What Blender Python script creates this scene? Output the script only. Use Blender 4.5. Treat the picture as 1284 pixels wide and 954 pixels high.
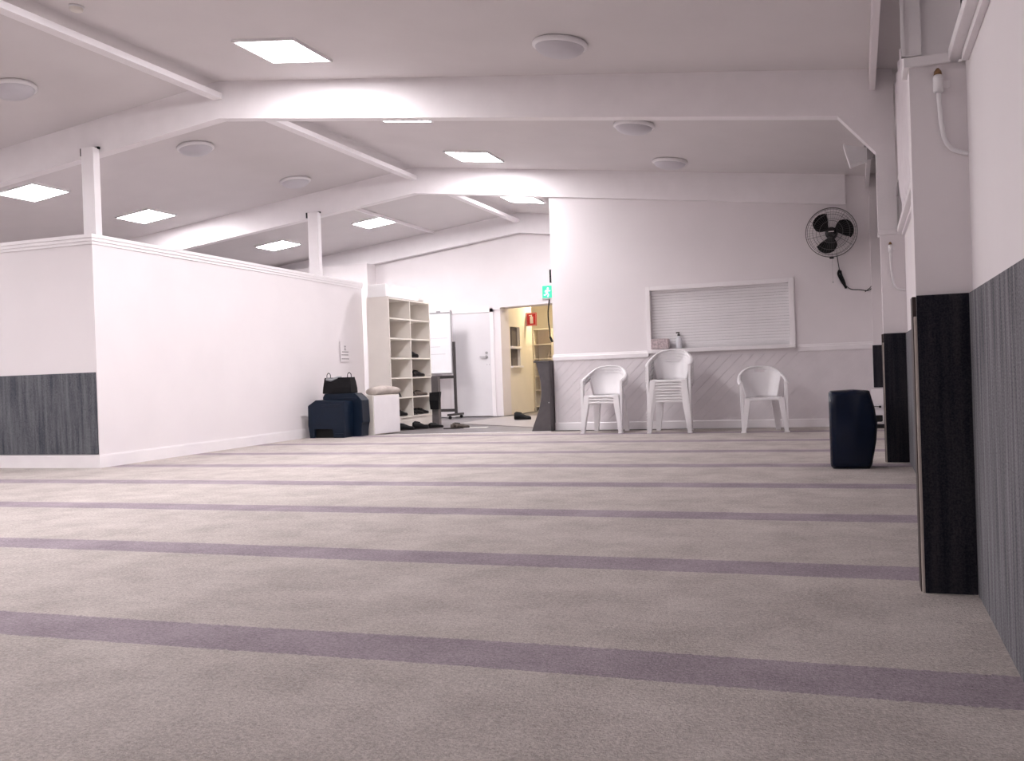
import bpy, bmesh, math, random
from mathutils import Vector, Matrix

random.seed(7)
for o in list(bpy.data.objects):
    bpy.data.objects.remove(o, do_unlink=True)
S = bpy.context.scene
COL = S.collection

# ------------------------------------------------------------------ camera
YAW, PIT, ROL = math.radians(20.0), math.radians(-0.36), math.radians(-1.97)
fwd = Vector((-math.sin(YAW) * math.cos(PIT), math.cos(YAW) * math.cos(PIT), math.sin(PIT)))
rgt = Vector((math.cos(YAW), math.sin(YAW), 0))
upv = rgt.cross(fwd)
r2 = math.cos(ROL) * rgt + math.sin(ROL) * upv
u2 = -math.sin(ROL) * rgt + math.cos(ROL) * upv
cam_data = bpy.data.cameras.new('camera')
cam = bpy.data.objects.new('camera', cam_data)
COL.objects.link(cam)
cam.matrix_world = Matrix(((r2.x, u2.x, -fwd.x, 0.0), (r2.y, u2.y, -fwd.y, 0.0),
                           (r2.z, u2.z, -fwd.z, 0.782), (0, 0, 0, 1)))
cam_data.sensor_width = 36.0
cam_data.lens = 1195.0 / 1284.0 * 36.0
cam_data.clip_start = 0.05
cam_data.clip_end = 100
S.camera = cam

# ------------------------------------------------------------------ world, exposure
w = bpy.data.worlds.new('night')
S.world = w
w.use_nodes = True
w.node_tree.nodes['Background'].inputs[0].default_value = (0.02, 0.025, 0.04, 1)
w.node_tree.nodes['Background'].inputs[1].default_value = 0.3
S.view_settings.view_transform = 'Standard'
S.view_settings.look = 'None'
S.view_settings.gamma = 1.0
S.view_settings.use_curve_mapping = False
S.view_settings.exposure = 0.54
LED_POWER = 46.0            # emission of the ceiling LED panels
LED_COLOR = (1.0, 0.957, 0.982, 1)

# ------------------------------------------------------------------ materials
MATS = {}


def mat(name, col, rough=0.6, var=0.0, scale=8.0, bump=0.0, bscale=60.0, metal=0.0, spec=0.5, emis=None, estr=0.0, alpha=None):
    m = bpy.data.materials.new(name)
    m.use_nodes = True
    nt = m.node_tree
    b = nt.nodes['Principled BSDF']
    b.inputs['Roughness'].default_value = rough
    b.inputs['Metallic'].default_value = metal
    b.inputs['Specular IOR Level'].default_value = spec
    b.inputs['Base Color'].default_value = (*col, 1)
    tc = nt.nodes.new('ShaderNodeTexCoord')
    if var > 0:
        n = nt.nodes.new('ShaderNodeTexNoise')
        n.inputs['Scale'].default_value = scale
        n.inputs['Detail'].default_value = 4
        nt.links.new(tc.outputs['Object'], n.inputs['Vector'])
        r = nt.nodes.new('ShaderNodeValToRGB')
        r.color_ramp.elements[0].position = 0.3
        r.color_ramp.elements[1].position = 0.7
        r.color_ramp.elements[0].color = (*[c * (1 - var) for c in col], 1)
        r.color_ramp.elements[1].color = (*[min(1, c * (1 + var)) for c in col], 1)
        nt.links.new(n.outputs['Fac'], r.inputs['Fac'])
        nt.links.new(r.outputs['Color'], b.inputs['Base Color'])
    if bump > 0:
        n2 = nt.nodes.new('ShaderNodeTexNoise')
        n2.inputs['Scale'].default_value = bscale
        n2.inputs['Detail'].default_value = 3
        nt.links.new(tc.outputs['Object'], n2.inputs['Vector'])
        bp = nt.nodes.new('ShaderNodeBump')
        bp.inputs['Strength'].default_value = bump
        bp.inputs['Distance'].default_value = 0.01
        nt.links.new(n2.outputs['Fac'], bp.inputs['Height'])
        nt.links.new(bp.outputs['Normal'], b.inputs['Normal'])
    if emis:
        b.inputs['Emission Color'].default_value = emis
        b.inputs['Emission Strength'].default_value = estr
    MATS[name] = m
    return m


mat('wall', (0.82, 0.775, 0.79), 0.62, 0.02, 1.5, 0.03, 90)
mat('ceiling', (0.70, 0.662, 0.668), 0.7, 0.02, 2.0, 0.03, 60)
mat('trim', (0.88, 0.845, 0.86), 0.4, 0.02, 6)
mat('board', (0.76, 0.715, 0.735), 0.5, 0.04, 5, 0.02, 40)
mat('bright_white', (0.95, 0.94, 0.94), 0.5, 0.01, 6)
mat('lobby_wall', (0.80, 0.755, 0.765), 0.62, 0.02, 2)
mat('plastic_white', (0.85, 0.83, 0.845), 0.32, 0.015, 10)
mat('shelf', (0.80, 0.755, 0.70), 0.45, 0.02, 5)
mat('door', (0.74, 0.72, 0.74), 0.45, 0.02, 3)
mat('dark_trim', (0.045, 0.03, 0.028), 0.6, 0.15, 20)
mat('black', (0.008, 0.0075, 0.009), 0.5, 0.2, 20, spec=0.25)
mat('black_gloss', (0.012, 0.011, 0.013), 0.22)
mat('navy', (0.002, 0.0065, 0.022), 0.16, 0.1, 6, spec=0.3)
mat('navy_matte', (0.0035, 0.011, 0.027), 0.42, 0.15, 9, spec=0.3)
mat('hole', (0.004, 0.004, 0.005), 0.9, 0.1, 10)
mat('bag', (0.008, 0.0075, 0.009), 0.7, 0.3, 14, 0.2, 40, spec=0.2)
mat('plastic_wrap', (0.35, 0.36, 0.38), 0.3, 0.15, 20)
mat('desk', (0.085, 0.075, 0.08), 0.5, 0.1, 14)
mat('grey_stand', (0.13, 0.115, 0.115), 0.6, 0.1, 12)
mat('stand_metal', (0.035, 0.028, 0.028), 0.45, 0.1, 20)
mat('steel', (0.45, 0.44, 0.45), 0.35, 0.05, 20, metal=0.8)
mat('board_white', (0.78, 0.78, 0.80), 0.25, 0.02, 4)
mat('faint_ink', (0.58, 0.57, 0.59), 0.5, 0.05, 20)
mat('lobby_floor', (0.20, 0.185, 0.19), 0.55, 0.12, 5, 0.05, 80)
mat('lobby_floor_lit', (0.34, 0.315, 0.315), 0.5, 0.08, 5)  # lobby floor grey with the falling light painted in
mat('wire', (0.13, 0.12, 0.125), 0.4, 0.05, 20)
mat('blade', (0.005, 0.004, 0.005), 0.4, 0.1, 9, spec=0.2)
mat('fabric_beige', (0.52, 0.46, 0.42), 0.9, 0.1, 18, 0.2, 80)
mat('shoe_black', (0.007, 0.0065, 0.007), 0.55, 0.2, 25, spec=0.2)
mat('shoe_brown', (0.075, 0.055, 0.042), 0.6, 0.2, 25)
mat('shoe_white', (0.7, 0.68, 0.68), 0.5, 0.05, 20)
mat('paper', (0.72, 0.70, 0.68), 0.8, 0.03, 10)
mat('tissue', (0.52, 0.43, 0.44), 0.7, 0.35, 38)
mat('print', (0.28, 0.25, 0.26), 0.8, 0.1, 30)
mat('bottle', (0.72, 0.72, 0.76), 0.15, 0.02, 10)
mat('bronze', (0.20, 0.11, 0.05), 0.4, 0.2, 40, metal=0.4)
mat('dome', (0.58, 0.56, 0.60), 0.3, 0.02, 8)
mat('curtain', (0.82, 0.77, 0.80), 0.8, 0.03, 6)
mat('glass_dark', (0.05, 0.05, 0.055), 0.1, 0.05, 5)
mat('corridor_wall', (0.82, 0.76, 0.66), 0.65, 0.02, 3)
mat('corridor_shelf', (0.78, 0.72, 0.62), 0.5, 0.02, 3)
mat('red', (0.55, 0.02, 0.03), 0.4, 0.05, 20)
mat('sign_white', (0.9, 0.82, 0.82), 0.4, 0.02, 20)
mat('green_lit', (0.02, 0.35, 0.2), 0.5, emis=(0.05, 0.48, 0.28, 1), estr=0.9)
mat('green_figure', (0.8, 0.95, 0.9), 0.4, emis=(0.7, 1.0, 0.95, 1), estr=1.0)
mat('led', (0.9, 0.9, 0.9), 0.4, emis=LED_COLOR, estr=LED_POWER)
mat('lamp_warm', (0.9, 0.8, 0.6), 0.4, emis=(1.0, 0.82, 0.52, 1), estr=85.0)


def carpet_material():
    m = bpy.data.materials.new('carpet')
    m.use_nodes = True
    nt = m.node_tree
    b = nt.nodes['Principled BSDF']
    b.inputs['Roughness'].default_value = 0.95
    b.inputs['Specular IOR Level'].default_value = 0.1
    L = nt.links.new
    geo = nt.nodes.new('ShaderNodeNewGeometry')
    sep = nt.nodes.new('ShaderNodeSeparateXYZ')
    L(geo.outputs['Position'], sep.inputs[0])

    def math_(op, a, b_=None, c=None):
        n = nt.nodes.new('ShaderNodeMath')
        n.operation = op
        for i, v in enumerate((a, b_, c)):
            if v is None:
                continue
            if isinstance(v, (int, float)):
                n.inputs[i].default_value = v
            else:
                L(v, n.inputs[i])
        return n.outputs[0]

    def noise(scale, detail=3, rough=0.6):
        n = nt.nodes.new('ShaderNodeTexNoise')
        n.inputs['Scale'].default_value = scale
        n.inputs['Detail'].default_value = detail
        n.inputs['Roughness'].default_value = rough
        L(geo.outputs['Position'], n.inputs['Vector'])
        return n.outputs['Fac']
    wob = math_('MULTIPLY', math_('SUBTRACT', noise(0.35, 1), 0.5), 0.10)
    fuzz = math_('MULTIPLY', math_('SUBTRACT', noise(70, 2), 0.5), 0.03)
    skew = math_('MULTIPLY', sep.outputs['X'], -0.011)
    y = math_('ADD', math_('ADD', math_('ADD', sep.outputs['Y'], skew), wob), fuzz)
    # woven prayer-row bands every 1.308 m
    ph = math_('FRACT', math_('DIVIDE', math_('SUBTRACT', y, 2.36 - 13.08), 1.308))
    band = math_('LESS_THAN', ph, 0.245 / 1.308)
    ramp1 = nt.nodes.new('ShaderNodeValToRGB')
    e = ramp1.color_ramp.elements
    e[0].position, e[1].position = 0.40, 0.60
    e[0].color = (0.355, 0.318, 0.298, 1)
    e[1].color = (0.62, 0.565, 0.535, 1)
    ramp2 = nt.nodes.new('ShaderNodeValToRGB')
    e = ramp2.color_ramp.elements
    e[0].position, e[1].position = 0.40, 0.60
    e[0].color = (0.24, 0.20, 0.228, 1)
    e[1].color = (0.43, 0.37, 0.405, 1)
    f = math_('ADD', math_('MULTIPLY', noise(2.6, 5, 0.75), 0.36), math_('MULTIPLY', noise(75, 4, 0.85), 0.64))
    L(f, ramp1.inputs['Fac'])
    L(f, ramp2.inputs['Fac'])
    mix = nt.nodes.new('ShaderNodeMix')
    mix.data_type = 'RGBA'
    L(band, mix.inputs['Factor'])
    L(ramp1.outputs['Color'], mix.inputs['A'])
    L(ramp2.outputs['Color'], mix.inputs['B'])
    L(mix.outputs['Result'], b.inputs['Base Color'])
    bp = nt.nodes.new('ShaderNodeBump')
    bp.inputs['Strength'].default_value = 0.5
    bp.inputs['Distance'].default_value = 0.012
    L(noise(140, 3), bp.inputs['Height'])
    L(bp.outputs['Normal'], b.inputs['Normal'])
    MATS['carpet'] = m


def tile_material(name, dark, light, streak=28.0):
    """carpet tile with vertical streaks"""
    m = bpy.data.materials.new(name)
    m.use_nodes = True
    nt = m.node_tree
    b = nt.nodes['Principled BSDF']
    b.inputs['Roughness'].default_value = 0.9
    b.inputs['Specular IOR Level'].default_value = 0.15
    L = nt.links.new
    geo = nt.nodes.new('ShaderNodeNewGeometry')
    mp = nt.nodes.new('ShaderNodeMapping')
    mp.inputs['Scale'].default_value = (streak, streak, 1.6)
    L(geo.outputs['Position'], mp.inputs['Vector'])
    n = nt.nodes.new('ShaderNodeTexNoise')
    n.inputs['Scale'].default_value = 1.0
    n.inputs['Detail'].default_value = 4
    n.inputs['Roughness'].default_value = 0.65
    L(mp.outputs['Vector'], n.inputs['Vector'])
    n2 = nt.nodes.new('ShaderNodeTexNoise')
    n2.inputs['Scale'].default_value = 180
    n2.inputs['Detail'].default_value = 2
    L(geo.outputs['Position'], n2.inputs['Vector'])
    a = nt.nodes.new('ShaderNodeMath')
    a.operation = 'MULTIPLY_ADD'
    a.inputs[1].default_value = 0.45
    L(n2.outputs['Fac'], a.inputs[0])
    s = nt.nodes.new('ShaderNodeMath')
    s.operation = 'MULTIPLY'
    s.inputs[1].default_value = 0.55
    L(n.outputs['Fac'], s.inputs[0])
    L(s.outputs[0], a.inputs[2])
    r = nt.nodes.new('ShaderNodeValToRGB')
    r.color_ramp.elements[0].position = 0.38
    r.color_ramp.elements[1].position = 0.62
    r.color_ramp.elements[0].color = (*dark, 1)
    r.color_ramp.elements[1].color = (*light, 1)
    L(a.outputs[0], r.inputs['Fac'])
    L(r.outputs['Color'], b.inputs['Base Color'])
    bp = nt.nodes.new('ShaderNodeBump')
    bp.inputs['Strength'].default_value = 0.5
    bp.inputs['Distance'].default_value = 0.006
    L(a.outputs[0], bp.inputs['Height'])
    L(bp.outputs['Normal'], b.inputs['Normal'])
    MATS[name] = m


carpet_material()
tile_material('tile_grey', (0.055, 0.06, 0.075), (0.175, 0.18, 0.195), 22)
tile_material('tile_charcoal', (0.012, 0.012, 0.020), (0.042, 0.040, 0.046), 30)
tile_material('tile_wall', (0.08, 0.08, 0.093), (0.285, 0.28, 0.298), 34)

# ------------------------------------------------------------------ helpers


def obj(name, bm, m, parent=None, smooth=False, loc=None):
    me = bpy.data.meshes.new(name)
    bmesh.ops.recalc_face_normals(bm, faces=bm.faces)
    bm.to_mesh(me)
    bm.free()
    me.materials.append(MATS[m] if isinstance(m, str) else m)
    if smooth:
        for p in me.polygons:
            p.use_smooth = True
    o = bpy.data.objects.new(name, me)
    COL.objects.link(o)
    if parent:
        o.parent = parent
    if loc is not None:
        o.location = loc
    return o


def tag(o, label, cat, group=None, kind=None):
    o['label'] = label
    o['category'] = cat
    if group:
        o['group'] = group
    if kind:
        o['kind'] = kind
    return o


def thing(name, label, cat, loc=(0, 0, 0), rotz=0.0, group=None, kind=None):
    o = bpy.data.objects.new(name, None)
    o.empty_display_size = 0.1
    COL.objects.link(o)
    o.location = loc
    o.rotation_euler = (0, 0, rotz)
    return tag(o, label, cat, group, kind)


def copy_tree(o, parent=None):
    c = o.copy()
    COL.objects.link(c)
    c.parent = parent
    for ch in list(o.children):
        copy_tree(ch, c)
    return c


def B():
    return bmesh.new()


def box(bm, x0, x1, y0, y1, z0, z1, bev=0.0):
    vs = [bm.verts.new((x, y, z)) for x in (x0, x1) for y in (y0, y1) for z in (z0, z1)]
    fs = [bm.faces.new([vs[i] for i in f]) for f in ((0, 1, 3, 2), (4, 6, 7, 5), (0, 4, 5, 1), (2, 3, 7, 6), (0, 2, 6, 4), (1, 5, 7, 3))]
    if bev > 0:
        es = list({e for f in fs for e in f.edges})
        bmesh.ops.bevel(bm, geom=es, offset=bev, segments=2, profile=0.6, affect='EDGES')
    return bm


def hull(bm, top, bot):
    """prism between two matching point loops"""
    a = [bm.verts.new(p) for p in bot]
    b = [bm.verts.new(p) for p in top]
    n = len(a)
    bm.faces.new(a[::-1])
    bm.faces.new(b)
    for i in range(n):
        j = (i + 1) % n
        bm.faces.new((a[i], a[j], b[j], b[i]))
    return bm


def taper(bm, pt, st, pb, sb):
    def loop(p, s):
        return [(p[0] + sx * s[0] / 2, p[1] + sy * s[1] / 2, p[2]) for sx, sy in ((-1, -1), (1, -1), (1, 1), (-1, 1))]
    return hull(bm, loop(pt, st), loop(pb, sb))


def prism(bm, pts, axis, a0, a1):
    """extrude a 2D outline along an axis ('x': pts are (y,z); 'y': (x,z); 'z': (x,y))"""
    def P(p, a):
        return {'x': (a, p[0], p[1]), 'y': (p[0], a, p[1]), 'z': (p[0], p[1], a)}[axis]
    return hull(bm, [P(p, a1) for p in pts], [P(p, a0) for p in pts])


def tube(bm, pts, r, seg=8, closed=False):
    pts = [Vector(p) for p in pts]
    rings = []
    n = len(pts)
    prev = None
    for i, p in enumerate(pts):
        if closed:
            t = pts[(i + 1) % n] - pts[i - 1]
        else:
            t = pts[min(i + 1, n - 1)] - pts[max(i - 1, 0)]
        t.normalize()
        if prev is None:
            a = Vector((0, 0, 1)) if abs(t.z) < 0.9 else Vector((1, 0, 0))
            u = t.cross(a).normalized()
        else:
            u = (prev - t * prev.dot(t)).normalized()
        prev = u
        v = t.cross(u)
        rr = r[i] if isinstance(r, (list, tuple)) else r
        rings.append([bm.verts.new(p + (u * math.cos(k * 2 * math.pi / seg) + v * math.sin(k * 2 * math.pi / seg)) * rr) for k in range(seg)])
    m = n if closed else n - 1
    for i in range(m):
        A, C = rings[i], rings[(i + 1) % n]
        for k in range(seg):
            l = (k + 1) % seg
            bm.faces.new((A[k], A[l], C[l], C[k]))
    if not closed:
        bm.faces.new(rings[0][::-1])
        bm.faces.new(rings[-1])
    return bm


def lathe(bm, prof, seg=24, c=(0, 0, 0), axis='z'):
    """prof: list of (radius, height)"""
    def P(r, h, a):
        x, y = r * math.cos(a), r * math.sin(a)
        if axis == 'z':
            return (c[0] + x, c[1] + y, c[2] + h)
        return (c[0] + x, c[1] + h, c[2] + y)
    rings = []
    for r, h in prof:
        if r < 1e-6:
            rings.append([bm.verts.new(P(0, h, 0))])
        else:
            rings.append([bm.verts.new(P(r, h, k * 2 * math.pi / seg)) for k in range(seg)])
    for A, C in zip(rings, rings[1:]):
        for k in range(seg):
            l = (k + 1) % seg
            if len(A) == 1 and len(C) == 1:
                continue
            if len(A) == 1:
                bm.faces.new((A[0], C[l], C[k]))
            elif len(C) == 1:
                bm.faces.new((A[k], A[l], C[0]))
            else:
                bm.faces.new((A[k], A[l], C[l], C[k]))
    return bm


def loft(bm, rings, cap=True):
    R = [[bm.verts.new(p) for p in r] for r in rings]
    n = len(R[0])
    for A, C in zip(R, R[1:]):
        for k in range(n):
            l = (k + 1) % n
            bm.faces.new((A[k], A[l], C[l], C[k]))
    if cap:
        bm.faces.new(R[0][::-1])
        bm.faces.new(R[-1])
    return bm


def catmull(P, per=6):
    P = [Vector(p) for p in P]
    out = []
    for i in range(len(P) - 1):
        p0, p1, p2, p3 = P[max(i - 1, 0)], P[i], P[i + 1], P[min(i + 2, len(P) - 1)]
        for k in range(per):
            t = k / per
            out.append(0.5 * ((2 * p1) + (p2 - p0) * t + (2 * p0 - 5 * p1 + 4 * p2 - p3) * t * t + (3 * p1 - p0 - 3 * p2 + p3) * t ** 3))
    out.append(P[-1])
    return out


def struct(name, bm, m, label, cat, parent=None):
    o = obj(name, bm, m, parent)
    if parent is None:
        tag(o, label, cat, None, 'structure')
    return o


def tiles(parent, m, axis, const0, const1, a_edges, z_edges, gap=0.0001):
    """carpet tiles glued on a wall face: separate squares with thin joints"""
    for i in range(len(a_edges) - 1):
        for j in range(len(z_edges) - 1):
            a0, a1 = a_edges[i] + gap, a_edges[i + 1] - gap
            z0, z1 = z_edges[j] + gap, z_edges[j + 1] - gap
            d = 0.0003 * ((i + j) % 2)
            bm = B()
            if axis == 'y':       # face looks along -y
                box(bm, a0, a1, const0 - d, const1, z0, z1, 0.0009)
            else:                 # face looks along -x
                box(bm, const0 - d, const1, a0, a1, z0, z1, 0.0009)
            obj('carpet_tile', bm, m, parent)


RX, RZ, SL = -5.904, 3.793, 0.121      # ridge position, ceiling height there, roof slope


def ceil_z(x):
    return RZ - SL * abs(x - RX)


XR = 0.362        # face of the right wall
YB = 12.44        # face of the far wall with the shutter
YL = 16.95        # face of the lobby wall

# ------------------------------------------------------------------ floor
bm = B()
hull(bm, [(-14.5, -6, 0), (0.60, -6, 0), (0.60, 12.5, 0), (-3.9, 12.2, 0), (-7.15, 11.75, 0), (-14.5, 11.75, 0)],
     [(-14.5, -6, -0.1), (0.60, -6, -0.1), (0.60, 12.5, -0.1), (-3.9, 12.2, -0.1), (-7.15, 11.75, -0.1), (-14.5, 11.75, -0.1)])
struct('floor', bm, 'carpet', 'beige carpet with mauve prayer row bands', 'floor')
bm = B()
hull(bm, [(-14.5, 11.755, -0.012), (-7.15, 11.755, -0.012), (-3.9, 12.205, -0.012), (0.6, 12.505, -0.012), (0.6, 23, -0.012), (-14.5, 23, -0.012)],
     [(-14.5, 11.755, -0.1), (-7.15, 11.755, -0.1), (-3.9, 12.205, -0.1), (0.6, 12.505, -0.1), (0.6, 23, -0.1), (-14.5, 23, -0.1)])
struct('floor_lobby', bm, 'lobby_floor', 'dark grey hard floor of the lobby beyond the carpet', 'floor')
bm = B()
hull(bm, [(-7.15, 11.74, 0.004), (-3.9, 12.19, 0.004), (-3.9, 12.225, 0.004), (-7.15, 11.775, 0.004)],
     [(-7.15, 11.74, -0.05), (-3.9, 12.19, -0.05), (-3.9, 12.225, -0.05), (-7.15, 11.775, -0.05)])
struct('trim_1', bm, 'trim', 'pale edging strip between beige carpet and lobby floor', 'threshold strip')
bm = B()  # thin paler slab paints the light falling on the lobby floor
hull(bm, [(-6.3, 14.6, -0.002), (-4.0, 12.9, -0.002), (-4.0, 16.9, -0.002), (-6.3, 16.9, -0.002)],
     [(-6.3, 14.6, -0.02), (-4.0, 12.9, -0.02), (-4.0, 16.9, -0.02), (-6.3, 16.9, -0.02)])
struct('floor_lobby_lit', bm, 'lobby_floor_lit', 'lit area of the lobby floor painted paler in front of the corridor opening', 'floor')

# ------------------------------------------------------------------ ceiling
bm = B()
T = 0.12
for x0, x1 in ((-14.6, RX), (RX, 0.62)):
    pts = [(x0, ceil_z(x0)), (x1, ceil_z(x1)), (x1, ceil_z(x1) + T), (x0, ceil_z(x0) + T)]
    prism(bm, pts, 'y', -6.1, 17.1)
struct('ceiling', bm, 'ceiling', 'low pitched white plasterboard ceiling', 'ceiling')


def beam(y0, y1, left, right_haunch, label, xe=0.315):
    bt = lambda x: RZ - 0.366 - SL * abs(x - RX)
    pts = [(left, bt(left)), (RX, bt(RX))]
    if right_haunch:
        pts += [(-0.097, bt(-0.097)), (0.175, 2.412), (0.175, 1.80), (xe, 1.80), (xe, ceil_z(xe))]
    else:
        pts += [(-0.09, bt(-0.09)), (-0.09, ceil_z(-0.09))]
    pts += [(RX, RZ), (left, ceil_z(left))]
    bm = B()
    prism(bm, pts, 'y', y0, y1)
    return struct('ceiling_beam', bm, 'trim', label, 'beam')


beam(7.955, 8.08, -14.5, True, 'white gable beam with angled haunch spanning the hall')
beam(12.40, 12.53, -14.5, False, 'white gable beam above the shutter wall')
beam(16.80, 16.94, -14.5, False, 'white gable beam above the lobby door wall')
beam(3.488, 3.61, -14.5, True, 'white gable beam over the thick pillar with the conduit', 0.352)
for i, (y0, y1) in enumerate(((-6, 3.48), (3.62, 7.95), (8.085, 12.395), (12.535, 16.795))):
    bm = B()
    box(bm, RX - 0.05, RX + 0.055, y0, y1, RZ - 0.182, RZ - 0.125)
    struct('trim_%d' % (i + 2), bm, 'trim', ['white ridge batten closest to the plain end wall', 'white ridge batten beside the smoke detector',
           'white ridge batten between the two hall beams', 'white ridge batten over the lobby'][i], 'ridge batten')
for i, (y0, y1) in enumerate(((-6, 3.48), (3.62, 7.95), (8.085, 12.395))):
    bm = B()
    box(bm, 0.143, 0.185, y0, y1, 2.89, 3.06)
    struct('trim_%d' % (i + 6), bm, 'wall', ['eave batten between conduit pillar and plain end wall', 'eave batten between the two carpeted pillars',
           'eave batten above the wall fan'][i], 'eave batten')

# ------------------------------------------------------------------ right wall, pillars, windows
bm = B()
box(bm, XR, XR + 0.2, -6, YB + 0.1, 0, 1.77)
box(bm, XR, XR + 0.2, -6, YB + 0.1, 2.80, 3.2)
for y0, y1 in ((-6, -5.2), (-1.0, -0.7), (3.40, 3.75), (7.90, 8.20), (12.30, 12.54)):
    box(bm, XR, XR + 0.2, y0, y1, 1.77, 2.80)
wall_right = struct('wall_right', bm, 'wall', 'white side wall clad with grey carpet tiles up to waist height', 'wall')
edges = [3.486 - 0.5 * k for k in range(8)][::-1]
tiles(wall_right, 'tile_wall', 'x', XR - 0.012, XR, edges, [0.0, 0.5, 1.0])
edges = [3.70 + 0.5 * k for k in range(9)]
edges[-1] = 7.95
tiles(wall_right, 'tile_wall', 'x', XR - 0.012, XR, edges, [0.0, 0.5, 1.0])
for n, (y0, y1) in enumerate(((-0.7, 3.40), (3.75, 7.90), (8.20, 12.30))):
    wl = ['window before the conduit pillar above the grey tiled wall', 'window with white curtain between the carpeted pillars', 'window beyond the far carpeted pillar'][n]
    win = thing('window_%d' % (n + 1), wl, 'window', (XR, y0, 1.77), 0, None, 'structure')
    bm = B()
    box(bm, -0.052, 0.18, 0.0, y1 - y0 + (0.08 if n == 0 else 0), 0.0, 0.04, 0.004)
    box(bm, -0.02, 0.0, 0.0, y1 - y0, -0.028, 0.0, 0.002)
    obj('window_sill', bm, 'trim', win)
    bm = B()
    L_ = y1 - y0
    box(bm, 0.10, 0.16, 0, L_, 0.04, 0.10)
    box(bm, 0.10, 0.16, 0, L_, 0.97, 1.03)
    for k in range(4):
        yy = k * (L_ - 0.06) / 3
        box(bm, 0.10, 0.16, yy, yy + 0.06, 0.10, 0.97)
    obj('window_frame', bm, 'trim', win)
    for k in range(3):
        ya = k * (L_ - 0.06) / 3 + 0.06
        bm = B()
        box(bm, 0.125, 0.135, ya, ya + (L_ - 0.06) / 3 - 0.06, 0.10, 0.97)
        obj('pane', bm, 'glass_dark', win)


def pillar(y0, label, plug):
    p = thing('pillar', label, 'pillar', (0, 0, 0), 0, None, 'structure')
    bm = B()
    box(bm, 0.189, XR, y0, y0 + 0.13, 0, 1.765)
    obj('shaft', bm, 'wall', p)
    tiles(p, 'tile_charcoal', 'y', y0 - 0.014, y0, [0.189, XR - 0.013], [0.0, 0.5, 1.0])
    bm = B()
    box(bm, 0.176, 0.189, y0 + 0.004, y0 + 0.10, 0.0, 0.997, 0.002)
    obj('side_carpet_strip', bm, 'dark_trim', p)
    bm = B()
    box(bm, 0.1795, 0.1895, y0 - 0.012, y0 + 0.004, 0.0, 0.93, 0.002)
    obj('corner_bead', bm, 'fabric_beige', p)
    bm = B()
    box(bm, 0.172, 0.316, y0 - 0.016, y0 + 0.14, 1.765, 1.798, 0.004)
    obj('ledge', bm, 'trim', p)
    return p


pillar(3.488, 'pillar clad in charcoal carpet tiles with white conduit near its top', True)
pillar(7.955, 'charcoal tiled pillar under the angled haunch of the gable beam', True)
# boxed steel column above the ledge of the thick pillar
bm = B()
box(bm, 0.166, 0.228, 3.47, 3.487, 1.80, 3.05)
box(bm, 0.166, 0.176, 3.46, 3.48, 1.80, 3.05)
struct('trim_9', bm, 'trim', 'white column casing standing on the ledge of the conduit pillar', 'column casing')

# small far pier in the corner with a single dark tile above a white service box
pier = thing('pillar', 'white corner pier with one charcoal tile above a white service box', 'pillar', (0, 0, 0), 0, None, 'structure')
bm = B()
box(bm, 0.175, XR, YB - 0.14, YB, 0, 3.06)
obj('shaft', bm, 'wall', pier)
tiles(pier, 'tile_charcoal', 'y', YB - 0.152, YB - 0.14, [0.165, XR], [0.475, 0.985])
bm = B()
box(bm, 0.13, XR, YB - 0.20, YB - 0.14, 0.0, 0.455, 0.004)
obj('service_box', bm, 'trim', pier)


# conduit with a bronze plug on each pillar
def conduit(y, pts, label):
    t = thing('wall_conduit', label, 'conduit', (0, 0, 0))
    bm = B()
    tube(bm, catmull([(x, y - 0.014, z) for x, z in pts], 6), 0.0075, 8)
    obj('cable', bm, 'plastic_white', t, True)
    x, z = pts[0]
    bm = B()
    lathe(bm, [(0, -0.005), (0.014, -0.005), (0.016, 0.0), (0.016, 0.045), (0.011, 0.055), (0.0, 0.055)], 14, (x, y - 0.0175, z))
    obj('socket', bm, 'plastic_white', t, True)
    bm = B()
    lathe(bm, [(0, 0.0), (0.013, 0.0), (0.011, 0.012), (0.004, 0.022), (0, 0.022)], 12, (x, y - 0.0175, z + 0.054))
    obj('plug', bm, 'bronze', t, True)
    bm = B()
    box(bm, x + 0.012, x + 0.036, y - 0.008, y, z + 0.012, z + 0.036, 0.002)
    obj('clip', bm, 'trim', t)
    return t


conduit(3.488, [(0.276, 1.672), (0.279, 1.62), (0.283, 1.56), (0.292, 1.51), (0.312, 1.478), (0.345, 1.462), (0.361, 1.457)],
        'white conduit curving to the side wall with bronze plug')
conduit(7.955, [(0.258, 1.63), (0.257, 1.58), (0.259, 1.50), (0.268, 1.42), (0.285, 1.36), (0.32, 1.335), (0.355, 1.33)],
        'white conduit on the pillar below the angled beam haunch')

# curtain in the middle window
bm = B()
N = 90
rows = []
for j in range(13):
    f = j / 12
    row = []
    for i in range(N + 1):
        u = i / N
        gather = 0.75 * max(0.0, (1 - f * 2.6)) ** 2
        yy = 3.78 + (7.86 - 3.78 - gather) * u
        xx = 0.333 + 0.016 * math.sin(u * 95 + f * 0.8) * (0.6 + 0.4 * f)
        row.append(bm.verts.new((xx, yy, 1.815 + (2.86 - 1.815) * f)))
    rows.append(row)
for A, C in zip(rows, rows[1:]):
    for i in range(N):
        bm.faces.new((A[i], A[i + 1], C[i + 1], C[i]))
cur = obj('curtain', bm, 'curtain', None, True)
sm = cur.modifiers.new('thick', 'SOLIDIFY')
sm.thickness = 0.004
tag(cur, 'white gathered curtain hanging between the two carpeted pillars', 'curtain')

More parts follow.
